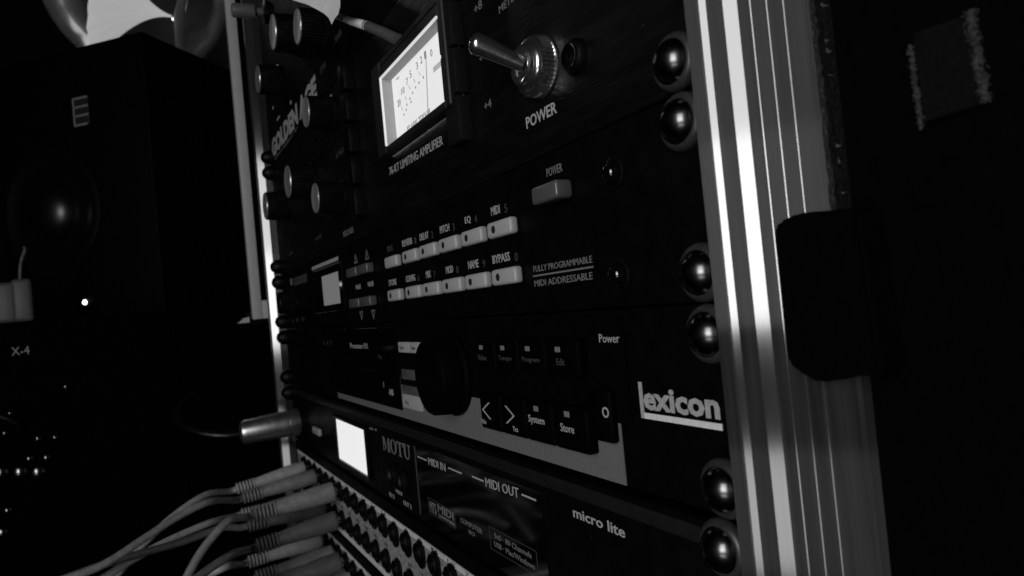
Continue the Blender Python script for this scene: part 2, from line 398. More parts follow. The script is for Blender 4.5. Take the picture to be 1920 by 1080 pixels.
# ------------------------------------------------------------------ limiting amplifier
amp = thing('limiting_amplifier', 'black limiting amplifier with lit needle meter and POWER toggle switch', 'amplifier', (-241, 0, U))
panel(amp, U, 2, 'brushed_panel')
knob(amp, -341, 93, 11.2, 16); knob(amp, -431, 93, 10.8, 16)
knob(amp, -276, 118, 9.2, 16); knob(amp, -272, 70, 9.0, 16)
letters(amp, 'ATTACK', -282.2, -265.2, 93.8, 2.9, m='print_dim')
letters(amp, 'RELEASE', -281, -260.6, 49.4, 3.1, m='print_grey')
letters(amp, 'INPUT', -438, -424, 55.8, 2.3, m='print_dim'); letters(amp, 'OUTPUT', -349.2, -331, 55.8, 2.3, m='print_dim')
letters(amp, '76-KT LIMITING AMPLIFIER', -194.8, -133.1, 66.0, 3.6, m='print_white', tilt=-1.4)
letters(amp, 'POWER', -72.4, -55.9, 53.8, 3.4, m='print_white', bold=0.012)
letters(amp, '+8', -98.2, -92.6, 98.5, 2.9, m='print_grey'); letters(amp, '+6', -97.7, -92.8, 82.3, 2.6, m='print_grey')
letters(amp, '+4', -97.6, -92.6, 66.6, 2.7, m='print_grey'); letters(amp, 'GR', -97.9, -92.8, 115, 2.7, m='print_grey')
letters(amp, 'METER', -82, -70, 92, 2.2, m='print_grey')
for i, z in enumerate((115.5, 99.4, 83.3, 67.2)):
    part(amp, 'push_button', box(nb(), -118.0, -107.0, -5.0, 0.05, z-7.6, z+7.6, 0.6, 2), 'button_dark')
for i, z in enumerate((126, 110, 94, 78, 62)):
    part(amp, 'push_button', box(nb(), -247, -236, -5.0, 0.05, z-7.0, z+7.0, 0.6, 2), 'black_plastic')
# meter
BY = -6.0
mo = dict(x0=-190.7, x1=-110.4, z0=72.4, z1=112.0); mi = dict(x0=-179.2, x1=-115.0, z0=75.3, z1=104.6)
met = part(amp, 'meter', box(nb(), mo['x0']+1, mo['x1']-1, -0.9, -0.02, mo['z0']+1, mo['z1']-1), 'dial_face', False, 'glowing white needle meter dial')
bm = nb()
box(bm, mo['x0'], mi['x0'], BY, -0.95, mo['z0'], mo['z1'], 0.5, 1); box(bm, mi['x1'], mo['x1'], BY, -0.95, mo['z0'], mo['z1'], 0.5, 1)
box(bm, mi['x0']-.4, mi['x1']+.4, BY+.02, -0.96, mo['z0'], mi['z0'], 0.5, 1); box(bm, mi['x0']-.4, mi['x1']+.4, BY+.02, -0.96, mi['z1'], mo['z1']-3.2, 0.5, 1)
box(bm, mi['x0']-.4, mi['x1']+.4, BY+.3, -0.96, mo['z1']-2.9, mo['z1'], 0.5, 1)
part(met, 'bezel', bm, 'dial_bezel')
part(met, 'window_liner', box(nb(), mi['x0']+.02, mi['x0']+.5, -5.4, -0.92, mi['z0'], mi['z1']), 'dial_shade', False)
part(met, 'window_liner', box(nb(), mi['x0']+.5, mi['x1']-.02, -5.4, -0.92, mi['z1']-.5, mi['z1']-.02), 'dial_shade', False)
part(met, 'window_edge', box(nb(), mi['x0']+.02, mi['x0']+.7, -6.3, -5.5, mi['z0'], mi['z1']), 'lit_lip', False)
part(met, 'window_edge', box(nb(), mi['x0']+.7, mi['x1']-.02, -6.3, -5.5, mi['z1']-.7, mi['z1']-.02), 'lit_lip', False)
FY = -0.92
def onface(px, py, Y=-0.92):
    d = FW+RX*((px-960)/FPX)-UP*((py-540)/FPX); t = (Y-EYE.y)/d.y; p = EYE+d*t; return p.x, p.z
SCALE = [('20', -161.5, 91.2), ('10', -156.0, 94.2), ('7', -150.2, 96.3), ('5', -145.6, 97.4), ('3', -137.6, 98.6), ('2', -132.6, 99.2), ('1', -128.4, 99.4), ('0', -122.2, 97.4)]
for i, (s, x, z) in enumerate(SCALE):
    x, z = onface(*[(748.5, 193), (755.6, 170), (763.5, 153), (770, 139), (782, 123), (790, 112), (797.5, 103), (809, 99)][i])
    letters(met, s, x-.95*len(s), x+.95*len(s), z-1.4, 2.8, FY, 'dial_ink', name='dial_number')
for px, py in [(754, 204), (761, 184), (768, 164), (777, 151), (787, 138)]:
    x, z = onface(px, py); part(met, 'dial_tick', prism(nb(), [(x-.9, z+.9), (x-.5, z+1.1), (x+.9, z-.9), (x+.5, z-1.1)], FY-.1, FY, 'xz'), 'dial_ink_pale', False)
for px, py in [(758, 215), (763, 196), (769, 185), (774, 174), (779.5, 164), (786, 155), (794, 145), (771, 191), (762, 206)]:
    x, z = onface(px, py); part(met, 'dial_tick', lathe(nb(), [(.55, 0), (.55, .1), (0, .1)], (x, FY, z), seg=8), 'dial_ink', False)
x, z = onface(746, 147); bar(met, x-1.6, x+1.6, z-.25, z+.25, FY, 'dial_ink', 'dial_tick')
xa, za = onface(819, 126); bar(met, xa-3.2, mi['x1']+1, za-1.0, za+1.0, FY, 'dial_ink_pale', 'dial_tick')
xa, za = onface(801.5, 103); xb, zb = onface(804, 215)
part(met, 'needle', prism(nb(), [(xa-.13, za), (xa+.13, za), (xb+.22, zb-6), (xb-.22, zb-6)], FY-.75, FY-.6, 'xz'), 'dial_ink', False)
x, z = onface(785, 222); letters(met, 'KLARK TEKNIK', x-13, x+13, z-2.6, 3.0, FY, 'dial_ink', name='dial_lettering')
# toggle switch
TX, TZ = -61.4, 68.2
tg = part(amp, 'toggle_switch', lathe(nb(), [(8.6, .02), (8.7, .4), (8.3, .7), (8.3, 3.6), (7.7, 4.2), (6.9, 4.4), (6.7, 4.9), (6.1, 5.5), (5.4, 5.8), (5.4, 6.8), (4.8, 7.2), (3.9, 6.9), (3.4, 6.0), (0, 5.6)], (TX, 0, TZ), seg=88, teeth={2: .55, 3: .55}), 'chrome')
tip = Vector((-67.0, -17.6, 75.6)); base_ = Vector((TX-.4, -5.4, TZ+.4))
ax = (tip-base_); L = ax.length
lp = [(2.3, 0), (2.4, L*.25), (2.7, L*.6), (3.05, L*.88)]
for k in range(7):
    a = math.radians(90*k/6); lp.append((3.1*math.cos(a), L*.92+2.3*math.sin(a)))
lp[-1] = (0, lp[-1][1])
part(tg, 'lever', lathe(nb(), lp, base_, ax, seg=32), 'chrome')
# pilot jewel
pl = part(amp, 'pilot_lamp', lathe(nb(), [(4.6, .02), (4.6, 1.4), (3.9, 2.4), (3.2, 2.6), (2.7, 2.0), (2.5, .6), (0, .4)], (-44.2, 0, 64.8), seg=32), 'black_plastic')
part(pl, 'lamp_ring', lathe(nb(), [(3.4, 2.45), (3.2, 2.9), (2.7, 2.75), (2.6, 2.2)], (-44.2, 0, 64.8), seg=32, close=False), 'screw_metal')

# ------------------------------------------------------------------ effects processor
fx = thing('effects_processor', 'black effects processor with two rows of pale buttons and FULLY PROGRAMMABLE print', 'effects processor', (-241, 0, 0))
panel(fx, 0, 1, 'black_panel')
BT, BC = tomesh('push_button', box(nb(), 0, 16.0, -3.2, 0.05, -2.6, 2.6, 1.1, 4), 'white_button')
DT, DC = tomesh('button_light', lathe(nb(), [(1.25, .0), (1.25, .12), (1.0, .2), (0, .2)], (0, 0, 0), seg=16), 'print_black')
X0, PX_ = -180.6, 20.56
rows = [(27.4, ['PROG', 'REVERB', 'DELAY', 'PITCH', 'EQ', 'MIDI'], ['', '1', '2', '3', '4', '5']),
        (12.3, ['STORE', 'CONFIG', 'MIX', 'MOD', 'NAME', 'BYPASS'], ['', '6', '7', '8', '9', '0'])]
TXT = {'PROG': (-207.7, -199.8), 'REVERB': (-186.7, -174.5), 'DELAY': (-165.1, -155.6), 'PITCH': (-143.4, -134.6), 'EQ': (-120.4, -115.7), 'MIDI': (-99.8, -93.8),
       'STORE': (-209.7, -199), 'CONFIG': (-186.2, -174.8), 'MIX': (-162.1, -157.0), 'MOD': (-141.3, -134.7), 'NAME': (-121.1, -112.8), 'BYPASS': (-102, -90.1)}
for z, names, nums in rows:
    for i, n in enumerate(names):
        x = X0+PX_*(i-1)-(3.4 if i == 0 else 0)
        b = place('push_button', BT, Vector((x, 0, z))+BC-Vector((0, 0, 0)), fx)
        if n != 'PROG': place('button_light', DT, Vector((x+4.9, -3.18, z))+DC, b)
        letters(fx, n, TXT[n][0], TXT[n][1], 32.7 if z > 20 else 17.1, 2.8, m='print_dim' if n == 'PROG' else 'print_white', bold=0.008)
        if nums[i]:
            nx = TXT[n][1]+(3.0 if i < 4 else 3.2); letters(fx, nums[i], nx, nx+1.9, (32.2 if z > 20 else 16.5), 2.7, m='print_dim')
for i, x in enumerate((-268.5, -248.2)):
    for z in (28.0, 11.6):
        part(fx, 'arrow_button', box(nb(), x, x+18, -4.0, 0.05, z-2.4, z+2.4, 0.7, 3), 'grey_button')
def triangle(xc, zc, sx, sz):
    o = [(xc-sx, zc-sz), (xc+sx, zc-sz), (xc, zc+sz)]; k = .62
    cz = zc-sz/3
    i_ = [(xc+(a-xc)*k, cz+(b-cz)*k) for a, b in o]
    bm = nb()
    for a in range(3):
        b_ = (a+1) % 3
        prism(bm, [o[a], o[b_], i_[b_], i_[a]], -.12, 0, 'xz')
    return bm
for x in (-261.1, -240.4): part(fx, 'printed_triangle', triangle(x, 35.4, 3.2, 2.6), 'print_grey', False)
for x in (-259.8, -238.4): part(fx, 'printed_triangle', triangle(x, 4.6, 3.2, -2.4), 'print_grey', False)
letters(fx, 'PAGE', -265.4, -256.3, 18.9, 2.5, m='print_white'); letters(fx, 'VALUE', -243.6, -233.6, 18.9, 2.5, m='print_white')
letters(fx, 'FULLY PROGRAMMABLE', -76.3, -46.4, 12.2, 1.8, m='print_grey')
bar(fx, -76.9, -46.2, 10.85, 11.3, m='print_grey')
letters(fx, 'MIDI ADDRESSABLE', -76.5, -46.9, 7.9, 1.9, m='print_grey')
letters(fx, 'POWER', -64.0, -56.0, 37.9, 2.4, m='print_grey')
part(fx, 'power_button', box(nb(), -64.8, -51.6, -5.6, 0.05, 30.0, 35.0, 1.1, 3), 'grey_button')
for x, z in ((-33.5, 32.6), (-35.0, 8.2)):
    j = part(fx, 'jewel_lamp', lathe(nb(), [(3.2, .02), (3.1, 1.0), (2.6, 1.2), (2.4, 2.2), (1.5, 3.1), (0, 3.4)], (x, 0, z), seg=12), 'gloss_panel')
    part(j, 'lamp_ring', lathe(nb(), [(3.9, .02), (3.9, .7), (3.3, .9), (3.25, .02)], (x, 0, z), seg=32, close=False), 'black_plastic')
dw = part(fx, 'display_window', box(nb(), -362, -289, -1.2, -.02, 9, 36.5, .3, 1), 'gloss_panel')
part(dw, 'lit_display', box(nb(), -336, -296, -1.35, -1.22, 13.2, 31.6), 'backlit_display', False)
bar(fx, -367, -297, 38.2, 40.4, m='print_white', name='printed_stripe'); bar(fx, -367, -297, 36.8, 37.4, m='print_dim', name='printed_stripe')
bar(fx, -432, -385, 32, 38, m='print_dim', name='printed_stripe'); bar(fx, -445, -437, 33.5, 38.5, m='print_grey', name='printed_stripe')
knob(fx, -428, 20, 8.5, 13, cap='black_plastic')
for i, x in enumerate((-446, -431, -410)): letters(fx, 'IN' if i else 'L', x-4, x+4, 5, 3.2, m='print_dim')

# ------------------------------------------------------------------ reverb unit
lx = thing('reverb_unit', 'black reverb processor with lexicon name, grey lower band and arrow buttons', 'reverb unit', (-241, 0, -U))
panel(lx, -U, 1, 'black_panel')
part(lx, 'grey_band', box(nb(), -325.5, -41.0, -.25, -.02, -44.0, -24.0), 'grey_panel', False)
part(lx, 'display_window', box(nb(), -325, -205, -1.0, -.27, -40.6, -2.0, .3, 1), 'gloss_panel')
part(lx, 'upper_window', box(nb(), -204.5, -36, -.45, -.26, -28.5, -2.0), 'black_panel', False)
dial = part(lx, 'data_wheel', lathe(nb(), [(15.6, .5), (15.8, 2), (15.0, 3), (14.4, 10.2), (13.6, 11.2), (11, 11.6), (0, 11.2)], (-141.5, 0, -20.6), seg=64, teeth={2: .3, 3: .3}), 'key_black')
def key(parent, x0, x1, z0, z1, m='key_black', d=5.0, bev=.7):
    return part(parent, 'key', box(nb(), x0, x1, -d, -.3, z0, z1, bev, 3), m)
KD = 3.6
def shift(x, z, d=KD):                       # panel reading -> position on a key standing d proud
    k = (EYE.y+d)/EYE.y; return EYE.x+(x-EYE.x)*k, EYE.z+(z-EYE.z)*k
for (a, b_), word in zip([(-122, -107.5), (-106, -91.5), (-89.5, -75), (-72.5, -57.5)], ['Value', 'Tempo', 'Program', 'Edit']):
    x0, z1 = shift(a, -7.6); x1, z0 = shift(b_, -18.0)
    k = key(lx, x0, x1, z0, z1, d=KD)
    wx = {'Value': (-121.1, -114.3), 'Tempo': (-105.1, -96.2), 'Program': (-89.1, -78.7), 'Edit': (-69.1, -64.9)}[word]
    xa, za = shift(wx[0]+.6, -15.0); xb, _ = shift(wx[1]+.6, -15.0); letters(k, word, xa, xb, za, 1.9, -KD, 'print_dim')
    xa, za = shift((a+b_)/2-1.2-2.5, -11.3); part(k, 'key_light', box(nb(), xa, xa+2.6, -KD-.2, -KD, za, za+1.5, .1, 1), 'print_grey')
for (a, b_), word in zip([(-122.6, -107.2), (-106.2, -90.4), (-89.6, -74), (-73, -56.4)], ['<', '>', 'System', 'Store']):
    x0, z1 = shift(a, -26.6); x1, z0 = shift(b_, -39.0)
    k = key(lx, x0, x1, z0, z1, d=KD)
    if word in '<>':
        xm = -117.6 if word == '<' else -100.3; s_ = 1 if word == '<' else -1
        bm = nb()
        for sg in (1, -1):
            pts = [shift(xm-2.7*s_-.5, -32.4), shift(xm-2.7*s_+.6, -32.4), shift(xm+2.7*s_+.6, -32.4+2.9*sg), shift(xm+2.7*s_-.5, -32.4+2.9*sg)]
            prism(bm, pts, -KD-.12, -KD, 'xz')
        part(k, 'printed_arrow', bm, 'print_white', False)
        xa, za = shift(-122.0 if word == '<' else -99.1, -37.4); letters(k, 'No' if word == '<' else 'Yes', xa, xa+3.3, za, 1.6, -KD, 'print_white')
    else:
        xa, za = shift(-88.1 if word == 'System' else -69.7, -33.9); xb, _ = shift(-78.6 if word == 'System' else -62.8, -33)
        letters(k, word, xa, xb, za, 2.9 if word == 'System' else 2.3, -KD, 'print_white')
        xa, za = shift((a+b_)/2-2.4, -28.7); part(k, 'key_light', box(nb(), xa, xa+2.6, -KD-.2, -KD, za-.8, za+.8, .1, 1), 'print_grey')
for i in range(3):
    k = part(lx, 'lit_key', box(nb(), -200.6+14.6*i, -186.4+14.6*i, -1.6, -.46, -13.6, -8.9, .4, 2), 'lit_button')
    letters(k, ['Pgm', 'Tempo', 'FX'][i], -198+14.6*i, -193+14.6*i, -12.4, 1.7, -1.6, 'print_dim')
part(lx, 'lit_key', box(nb(), -199.5, -183.5, -1.6, -.46, -25.6, -21.0, .4, 2), 'grey_button')
k = part(lx, 'lit_key', box(nb(), -201.5, -178, -1.6, -.27, -38.6, -32.4, .4, 2), 'lit_button'); letters(k, 'Fx', -197, -193, -36.8, 2.0, -1.6, 'print_dim')
part(lx, 'lit_key', box(nb(), -201.5, -180, -1.2, -.27, -32.2, -28.6, .3, 2), 'grey_button')
letters(lx, 'Power', -46.1, -37.7, -8.4, 2.2, -.46, 'print_white')
letters(lx, 'Processor FX', -284, -250, -12.8, 2.9, -1.0, 'print_white'); 
for i in range(4): letters(lx, 'LRTB'[i], -352+9*i, -347.5+9*i, -11.6, 2.6, 0, 'print_dim')
letters(lx, 'A/B', -221.4, -215.0, -34.5, 3.0, -1.0, 'print_white'); letters(lx, 'Fx', -233, -228, -17.5, 2.2, -1, 'print_dim'); bar(lx, -229.5, -228.6, -31.5, -28.6, -1.0, 'print_grey')
sw = part(lx, 'rocker_switch', box(nb(), -52.0, -41.6, -2.6, -.3, -33.5, -20.0, .9, 3), 'key_black')
xa, za = shift(-47.7, -26.4, 2.6)
part(sw, 'printed_ring', lathe(nb(), [(1.35, .02), (1.35, .15), (.9, .15), (.9, .02)], (xa+.6, -2.6, za), seg=24, close=False), 'print_white', False)
lg = letters(lx, 'exicon', -31.3, -7.1, -24.2, 5.4, 0, 'logo_grey', bold=0.035, name='logo_lettering')
bar(lx, -32.6, -31.4, -26.3, -17.7, m='logo_grey', name='logo_bar', d=.2); bar(lx, -31.4, -6.8, -26.3, -24.9, m='logo_bright', name='logo_bar', d=.22)

# ------------------------------------------------------------------ MIDI interface
mi_ = thing('midi_interface', 'black MIDI interface with glowing white window, MOTU and micro lite print', 'MIDI interface', (-241, 0, -2*U))
part(mi_, 'front_panel', box(nb(), XL+.3, -3.0, 0, 3, -2*U+.25, -U-2.2, .9, 3), 'black_panel')
part(mi_, 'chassis', box(nb(), -457, -28, 3.1, 240, -2*U+1.5, -U-2.6), 'black_panel', False)
part(mi_, 'top_lip', box(nb(), -470, -12, -1.4, -.02, -U-7.2, -U-3.2, .65, 3), 'dark_rubber')
gp = part(mi_, 'gloss_window', box(nb(), -193.2, -84, -.5, -.02, -87.4, -54.2), 'gloss_panel', False)
bar(mi_, -194.4, -193.3, -85.5, -55.2, -.02, 'print_dim', 'window_edge', .7)
win = part(mi_, 'lit_window', box(nb(), -335.5, -271, -.5, -.02, -82.8, -57.4, .2, 1), 'backlit_window', False, 'glowing white display window')
bm = nb()
box(bm, -338, -335.6, -1.6, -.02, -85, -55.5, .3, 1); box(bm, -270.9, -268.5, -1.6, -.02, -85, -55.5, .3, 1); box(bm, -335.6, -270.9, -1.6, -.02, -85, -82.9, .3, 1); box(bm, -335.6, -270.9, -1.6, -.02, -57.3, -55.5, .3, 1)
part(win, 'window_frame', bm, 'black_plastic')
def serif(x0, w, z0, h, ch):
    bm = nb(); t = w*.2; s = h*.09
    def r(a, b, c, d): box(bm, x0+a*w, x0+b*w, -.13, 0, z0+c*h, z0+d*h)
    def p(pts): prism(bm, [(x0+a*w, z0+b*h) for a, b in pts], -.13, 0, 'xz')
    if ch == 'M':
        r(.08, .16, .08, .92); r(.76, .94, .08, .92); r(0, .26, 0, .08); r(.66, 1, 0, .08); r(0, .2, .92, 1); r(.8, 1, .92, 1)
        p([(.1, .95), (.3, .95), (.52, .2), (.46, .08)]); p([(.46, .08), (.52, .2), (.78, .95), (.84, .95)])
    if ch == 'O':
        n = 20
        for k in range(n):
            a, b = 2*math.pi*k/n, 2*math.pi*(k+1)/n
            p([(.5+.5*math.cos(a), .5+.52*math.sin(a)), (.5+.5*math.cos(b), .5+.52*math.sin(b)), (.5+.29*math.cos(b), .5+.46*math.sin(b)), (.5+.29*math.cos(a), .5+.46*math.sin(a))])
    if ch == 'T':
        r(.4, .6, .08, .92); r(.26, .74, 0, .08); r(0, 1, .92, 1); r(0, .08, .72, .92); r(.92, 1, .72, .92)
    if ch == 'U':
        r(.12, .32, .3, .92); r(.76, .86, .3, .92); r(0, .44, .92, 1); r(.64, 1, .92, 1)
        n = 10
        for k in range(n):
            a, b = math.pi*(1+k/n), math.pi*(1+(k+1)/n)
            p([(.49+.37*math.cos(a), .32+.34*math.sin(a)), (.49+.37*math.cos(b), .32+.34*math.sin(b)), (.54+.22*math.cos(b), .32+.24*math.sin(b)), (.54+.22*math.cos(a), .32+.24*math.sin(a))])
    return bm
for x, wd, ch, zo in [(-242.5, 11.2, 'M', 0), (-230.4, 9.4, 'O', .2), (-220.4, 8.8, 'T', .4), (-211.2, 9.6, 'U', .6)]:
    part(mi_, 'logo_lettering', serif(x, wd, -63.9+zo, 6.9, ch), 'print_grey', False)
G = -.5
for a, b_, z in [(-191, -180, -59.5), (-156.3, -143.4, -58.7), (-133.8, -124.4, -58.1), (-96.4, -87.4, -57.2)]:
    bar(mi_, a, b_, z-.3, z+.3, G, 'print_white')
letters(mi_, 'MIDI IN', -178, -159.4, -61.0, 3.1, G, 'print_white', tilt=.3); letters(mi_, 'MIDI OUT', -122.7, -98.4, -59.8, 3.3, G, 'print_white', tilt=.9)
letters(mi_, 'MTS', -181, -174, -81.6, 4.8, G, 'print_grey', bold=.02); letters(mi_, 'MIDI', -172, -155.6, -79.6, 3.4, G, 'print_grey', bold=.02); letters(mi_, 'COMPATIBLE', -172, -155.0, -81.6, 1.4, G, 'print_grey', bold=.03)
def rect(x0, x1, z0, z1, t, y):
    bm = nb()
    for a in ((x0, x1, z0, z0+t), (x0, x1, z1-t, z1), (x0, x0+t, z0+t, z1-t), (x1-t, x1, z0+t, z1-t)): box(bm, a[0], a[1], y-.12, y, a[2], a[3])
    return bm
part(mi_, 'printed_frame', rect(-182.6, -154.2, -82.4, -75.6, .25, G), 'print_dim', False)
letters(mi_, 'COMPUTER', -148.9, -129.6, -78.3, 1.9, G, 'print_grey'); letters(mi_, 'I/O', -141.7, -136.4, -81.0, 1.6, G, 'print_grey')
part(mi_, 'printed_frame', rect(-123.4, -90.3, -81.6, -73.6, .22, G), 'print_dim', False)
letters(mi_, '5x5 · 80 Channels', -119.5, -93.8, -76.9, 1.9, G, 'print_grey'); letters(mi_, 'USB · Mac/Windows', -120.2, -92.3, -80.0, 1.9, G, 'print_grey')
letters(mi_, 'micro lite', -67.4, -43.9, -57.8, 2.9, 0, 'print_white', bold=.012)
letters(mi_, 'IN 5', -238.9, -231.4, -86.8, 2.2, 0, 'print_white'); letters(mi_, 'MIDI', -227.8, -219.2, -82.7, 1.7, 0, 'print_white'); letters(mi_, 'OUT 5', -218, -207, -86.5, 2.2, 0, 'print_white')
for x, z in ((-229, -74), (-214, -74.5)):
    part(mi_, 'socket', lathe(nb(), [(6.3, .02), (6.3, 1.0), (5.6, 1.3), (5.2, .3), (0, .2)], (x, 0, z), seg=32), 'black_plastic')
part(mi_, 'push_button', box(nb(), -398, -378, -3.2, -.02, -74.4, -69.0, 1.4, 3), 'pale_button')
for x, z in ((-262, -55.5), (-258, -55.3), (-252, -55.0)):
    part(mi_, 'indicator_lamp', lathe(nb(), [(.7, .02), (.7, .5), (0, .8)], (x, 0, z), seg=12), 'print_grey')

# ------------------------------------------------------------------ patch bays
COLX = [-144.7-17.8*k for k in range(-6, 18)]
def stadium(w, h, n=10):
    p = []
    for k in range(n+1): a = math.pi*k/n; p.append((w*math.cos(a), h-w+w*math.sin(a)))
    for k in range(n+1): a = math.pi*(1+k/n); p.append((w*math.cos(a), -h+w+w*math.sin(a)))
    return p
bm = nb(); prism(bm, stadium(4.9, 6.3), -1.6, 0, 'xz'); bmesh.ops.bevel(bm, geom=[e for e in bm.edges if abs(e.verts[0].co.y-e.verts[1].co.y) < .01 and e.verts[0].co.y < -1], offset=.4, segments=2, affect='EDGES')
lathe(bm, [(4.5, 1.5), (4.5, 2.6), (4.1, 3.0), (3.6, 2.8), (3.4, 1.65), (0, 1.62)], (0, 0, 1.0), seg=24)
JM, JC = tomesh('jack_socket', bm, 'black_plastic')
PM, PC = tomesh('socket_dot', lathe(nb(), [(.8, .0), (.8, .4), (0, .7)], (0, 0, 0), seg=10), 'screw_metal')  # small metal dot set beside each socket
def patchbay(zb, label, rows_, plugs):
    t = thing('patch_bay', label, 'patch bay', (-241, 0, zb))
    part(t, 'front_panel', box(nb(), XL+.3, -3, 0, 3, zb+.25, zb+U-2.0, .4, 2), 'black_panel')
    part(t, 'socket_plate', box(nb(), -476, -10, -.25, -.02, zb+.6, zb+36.6), 'patch_grey', False)
    part(t, 'chassis', box(nb(), -457, -28, 3.1, 120, zb+1.5, zb+U-2.5), 'black_panel', False)
    part(t, 'top_label_strip', box(nb(), -475, -11, -.5, -.27, zb+34.0, zb+36.5), 'label_strip', False)
    part(t, 'bottom_label_strip', box(nb(), -475, -11, -.5, -.27, zb+.8, zb+4.0), 'label_strip', False)
    for z in rows_:
        for i, x in enumerate(COLX):
            if x < -470 or x > -12: continue
            j = place('jack_socket', JM, Vector((x, 0, zb+z))+JC, t)
            place('socket_dot', PM, Vector((x+6.5, 0, zb+z-1.5))+PC, j)
    for i, x in enumerate(COLX):
        if random.random() < .75 and -470 < x < -20:
            for zz in (17.8,):
                letters(t, random.choice(['L', 'R', 'IN', 'OUT', 'SND', 'RTN']), x-3, x+3, zb+zz, 1.9, -.25, 'print_black', name='socket_lettering')
            letters(t, random.choice(['1-2', '3-4', '5-6', '7-8', 'A', 'B']), x-4, x+4, zb+34.5, 1.6, -.5, 'print_black', name='socket_lettering')
    return t
R1, R2 = 29.0, 11.0
patchbay(-3*U, 'grey patch bay below the MIDI interface, its upper row full of pale patch cables', (R1, R2), None)
patchbay(-4*U, 'lower grey patch bay under the first one, mostly hidden by patch cables', (R1,), None)

# ------------------------------------------------------------------ patch cables
def cable(x, z, y0, m, pts, label, body=(5.3, 3.7), droop=4.0, y1=-40, y2=-53):
    t = thing('patch_cable', label, 'patch cable', (x, y0, z), 'patch cables plugged into the patch bays')
    o = Vector((x, y0, z)); e = Vector((x-1, y2, z-droop)); a = (e-o).normalized(); L_ = (e-o).length
    part(t, 'plug_tip', lathe(nb(), [(3.1, -y0-1.2 if False else 0), (3.1, 3.0), (0, 3.0)], (x, -3.05, z), (0, -1, 0), seg=20), 'chrome')
    Lb = L_*(y1-y0)/(y2-y0)
    part(t, 'plug_body', lathe(nb(), [(body[0]*.9, 0), (body[0], .8), (body[0]*.98, Lb*.35), (body[0]*.82, Lb*.7), (body[1]*.98, Lb)], o, a, seg=28), m)
    pr = []; n = 6
    for k in range(n):
        h0 = Lb+(L_-Lb)*k/n; d = (L_-Lb)/n
        pr += [(body[1]*1.12, h0+.02*d), (body[1]*1.12, h0+.58*d), (body[1]*.7, h0+.64*d), (body[1]*.7, h0+.96*d)]
    part(t, 'strain_relief', lathe(nb(), pr+[(3.2, L_)], o, a, seg=24), m)
    P = [e-a*3, e+a*4]+[at(*p) for p in pts]
    part(t, 'cord', tube(nb(), P, 2.25, 12), m)
ROW1, ROW2, ROW3 = -3*U+R1+1, -3*U+R2+1, -4*U+R1+1
cable(COLX[22], ROW1, -4.6, 'cable_light', [(385, 928, 520), (325, 968, 505), (272, 1018, 495), (215, 1085, 485), (150, 1190, 480)], 'pale grey patch cable in the end socket of the upper row', droop=6)
cable(COLX[20], ROW1, -4.6, 'cable_mid', [(395, 940, 470), (335, 968, 462), (270, 1010, 455), (195, 1058, 450), (110, 1090, 450), (20, 1120, 455)], 'mid grey patch cable second in the upper row, crossing over the palest one', droop=5)
cable(COLX[17], ROW1, -4.6, 'cable_mid', [(430, 975, 425), (392, 1015, 420), (362, 1060, 418), (330, 1130, 416), (300, 1220, 415)], 'thick grey patch cable that bends steeply down in front of the others', droop=4, body=(6.2, 4.4))
cable(COLX[21], ROW2, -4.6, 'cable_light', [(400, 978, 500), (350, 998, 495), (295, 1024, 490), (240, 1055, 486), (170, 1100, 480), (90, 1160, 478)], 'pale patch cable in the lower row with a dark band on its plug', droop=2)
cable(COLX[19], ROW2, -4.6, 'cable_dark', [(415, 990, 490), (345, 1015, 485), (270, 1036, 478), (190, 1060, 470), (100, 1092, 465), (0, 1120, 465)], 'dark grey patch cable running low behind the pale ones', droop=1)
cable(COLX[17], ROW2, -4.6, 'cable_dark', [(435, 1040, 410), (385, 1072, 402), (340, 1110, 400), (290, 1170, 398)], 'grey patch cable in the lower row below the steeply bent one', droop=5, body=(6.0, 4.2))
cable(COLX[20], ROW3, -4.6, 'cable_light', [(432, 1060, 465), (392, 1078, 460), (345, 1110, 455), (290, 1170, 450)], 'pale patch cable in the lower patch bay, end of its row', droop=3)
cable(COLX[18], ROW3, -4.6, 'cable_mid', [(440, 1098, 430), (400, 1130, 428), (350, 1180, 425)], 'grey patch cable in the lower patch bay with plain thick plug', droop=3, body=(6.3, 4.4))
cable(COLX[17], ROW3, -4.6, 'cable_dark', [(450, 1125, 415), (400, 1160, 412), (350, 1200, 410)], 'dark patch cable in the lower patch bay beside the plain thick plug', droop=3, body=(6.3, 4.4))
cable(COLX[6], ROW1, -4.6, 'cable_dark', [(600, 1150, 250), (520, 1200, 245), (440, 1260, 240)], 'dark patch cable plugged alone near the MAC/WINDOWS print', droop=4)
cable(COLX[6], ROW2, -4.6, 'cable_light', [(610, 1230, 250), (520, 1290, 245), (440, 1350, 240)], 'pale patch cable plugged alone below the dark single one', droop=4)

# metal jack plug at the far end of the reverb / MIDI units
jp = thing('jack_plug', 'chunky silver jack plug with dark cord at the far end of the MIDI interface', 'jack plug', (-440, -4, -66))
part(jp, 'plug_barrel', lathe(nb(), [(9.6, 1.5), (10, 2.5), (10, 9), (9.2, 9.6), (9.2, 10.6), (9.9, 11.2), (9.0, 42), (8.0, 44.5), (4, 46)], (-440, 0, -70), (-0.05, -1, -.04), seg=36), 'silver')
part(jp, 'collar', lathe(nb(), [(10.5, .02), (10.5, 3.4), (9.4, 4.4)], (-440, 0, -70), (0, -1, 0), seg=36), 'black_plastic')
part(jp, 'cord', tube(nb(), [(-442, -43, -72), (-444, -56, -72), (-452, -72, -68), (-468, -84, -60), (-486, -80, -48), (-500, -66, -44)], 2.6), 'black_plastic')
jq = thing('jack_plug', 'silver jack plug at the top end of the preamplifier', 'jack plug', (-440, -4, 224))
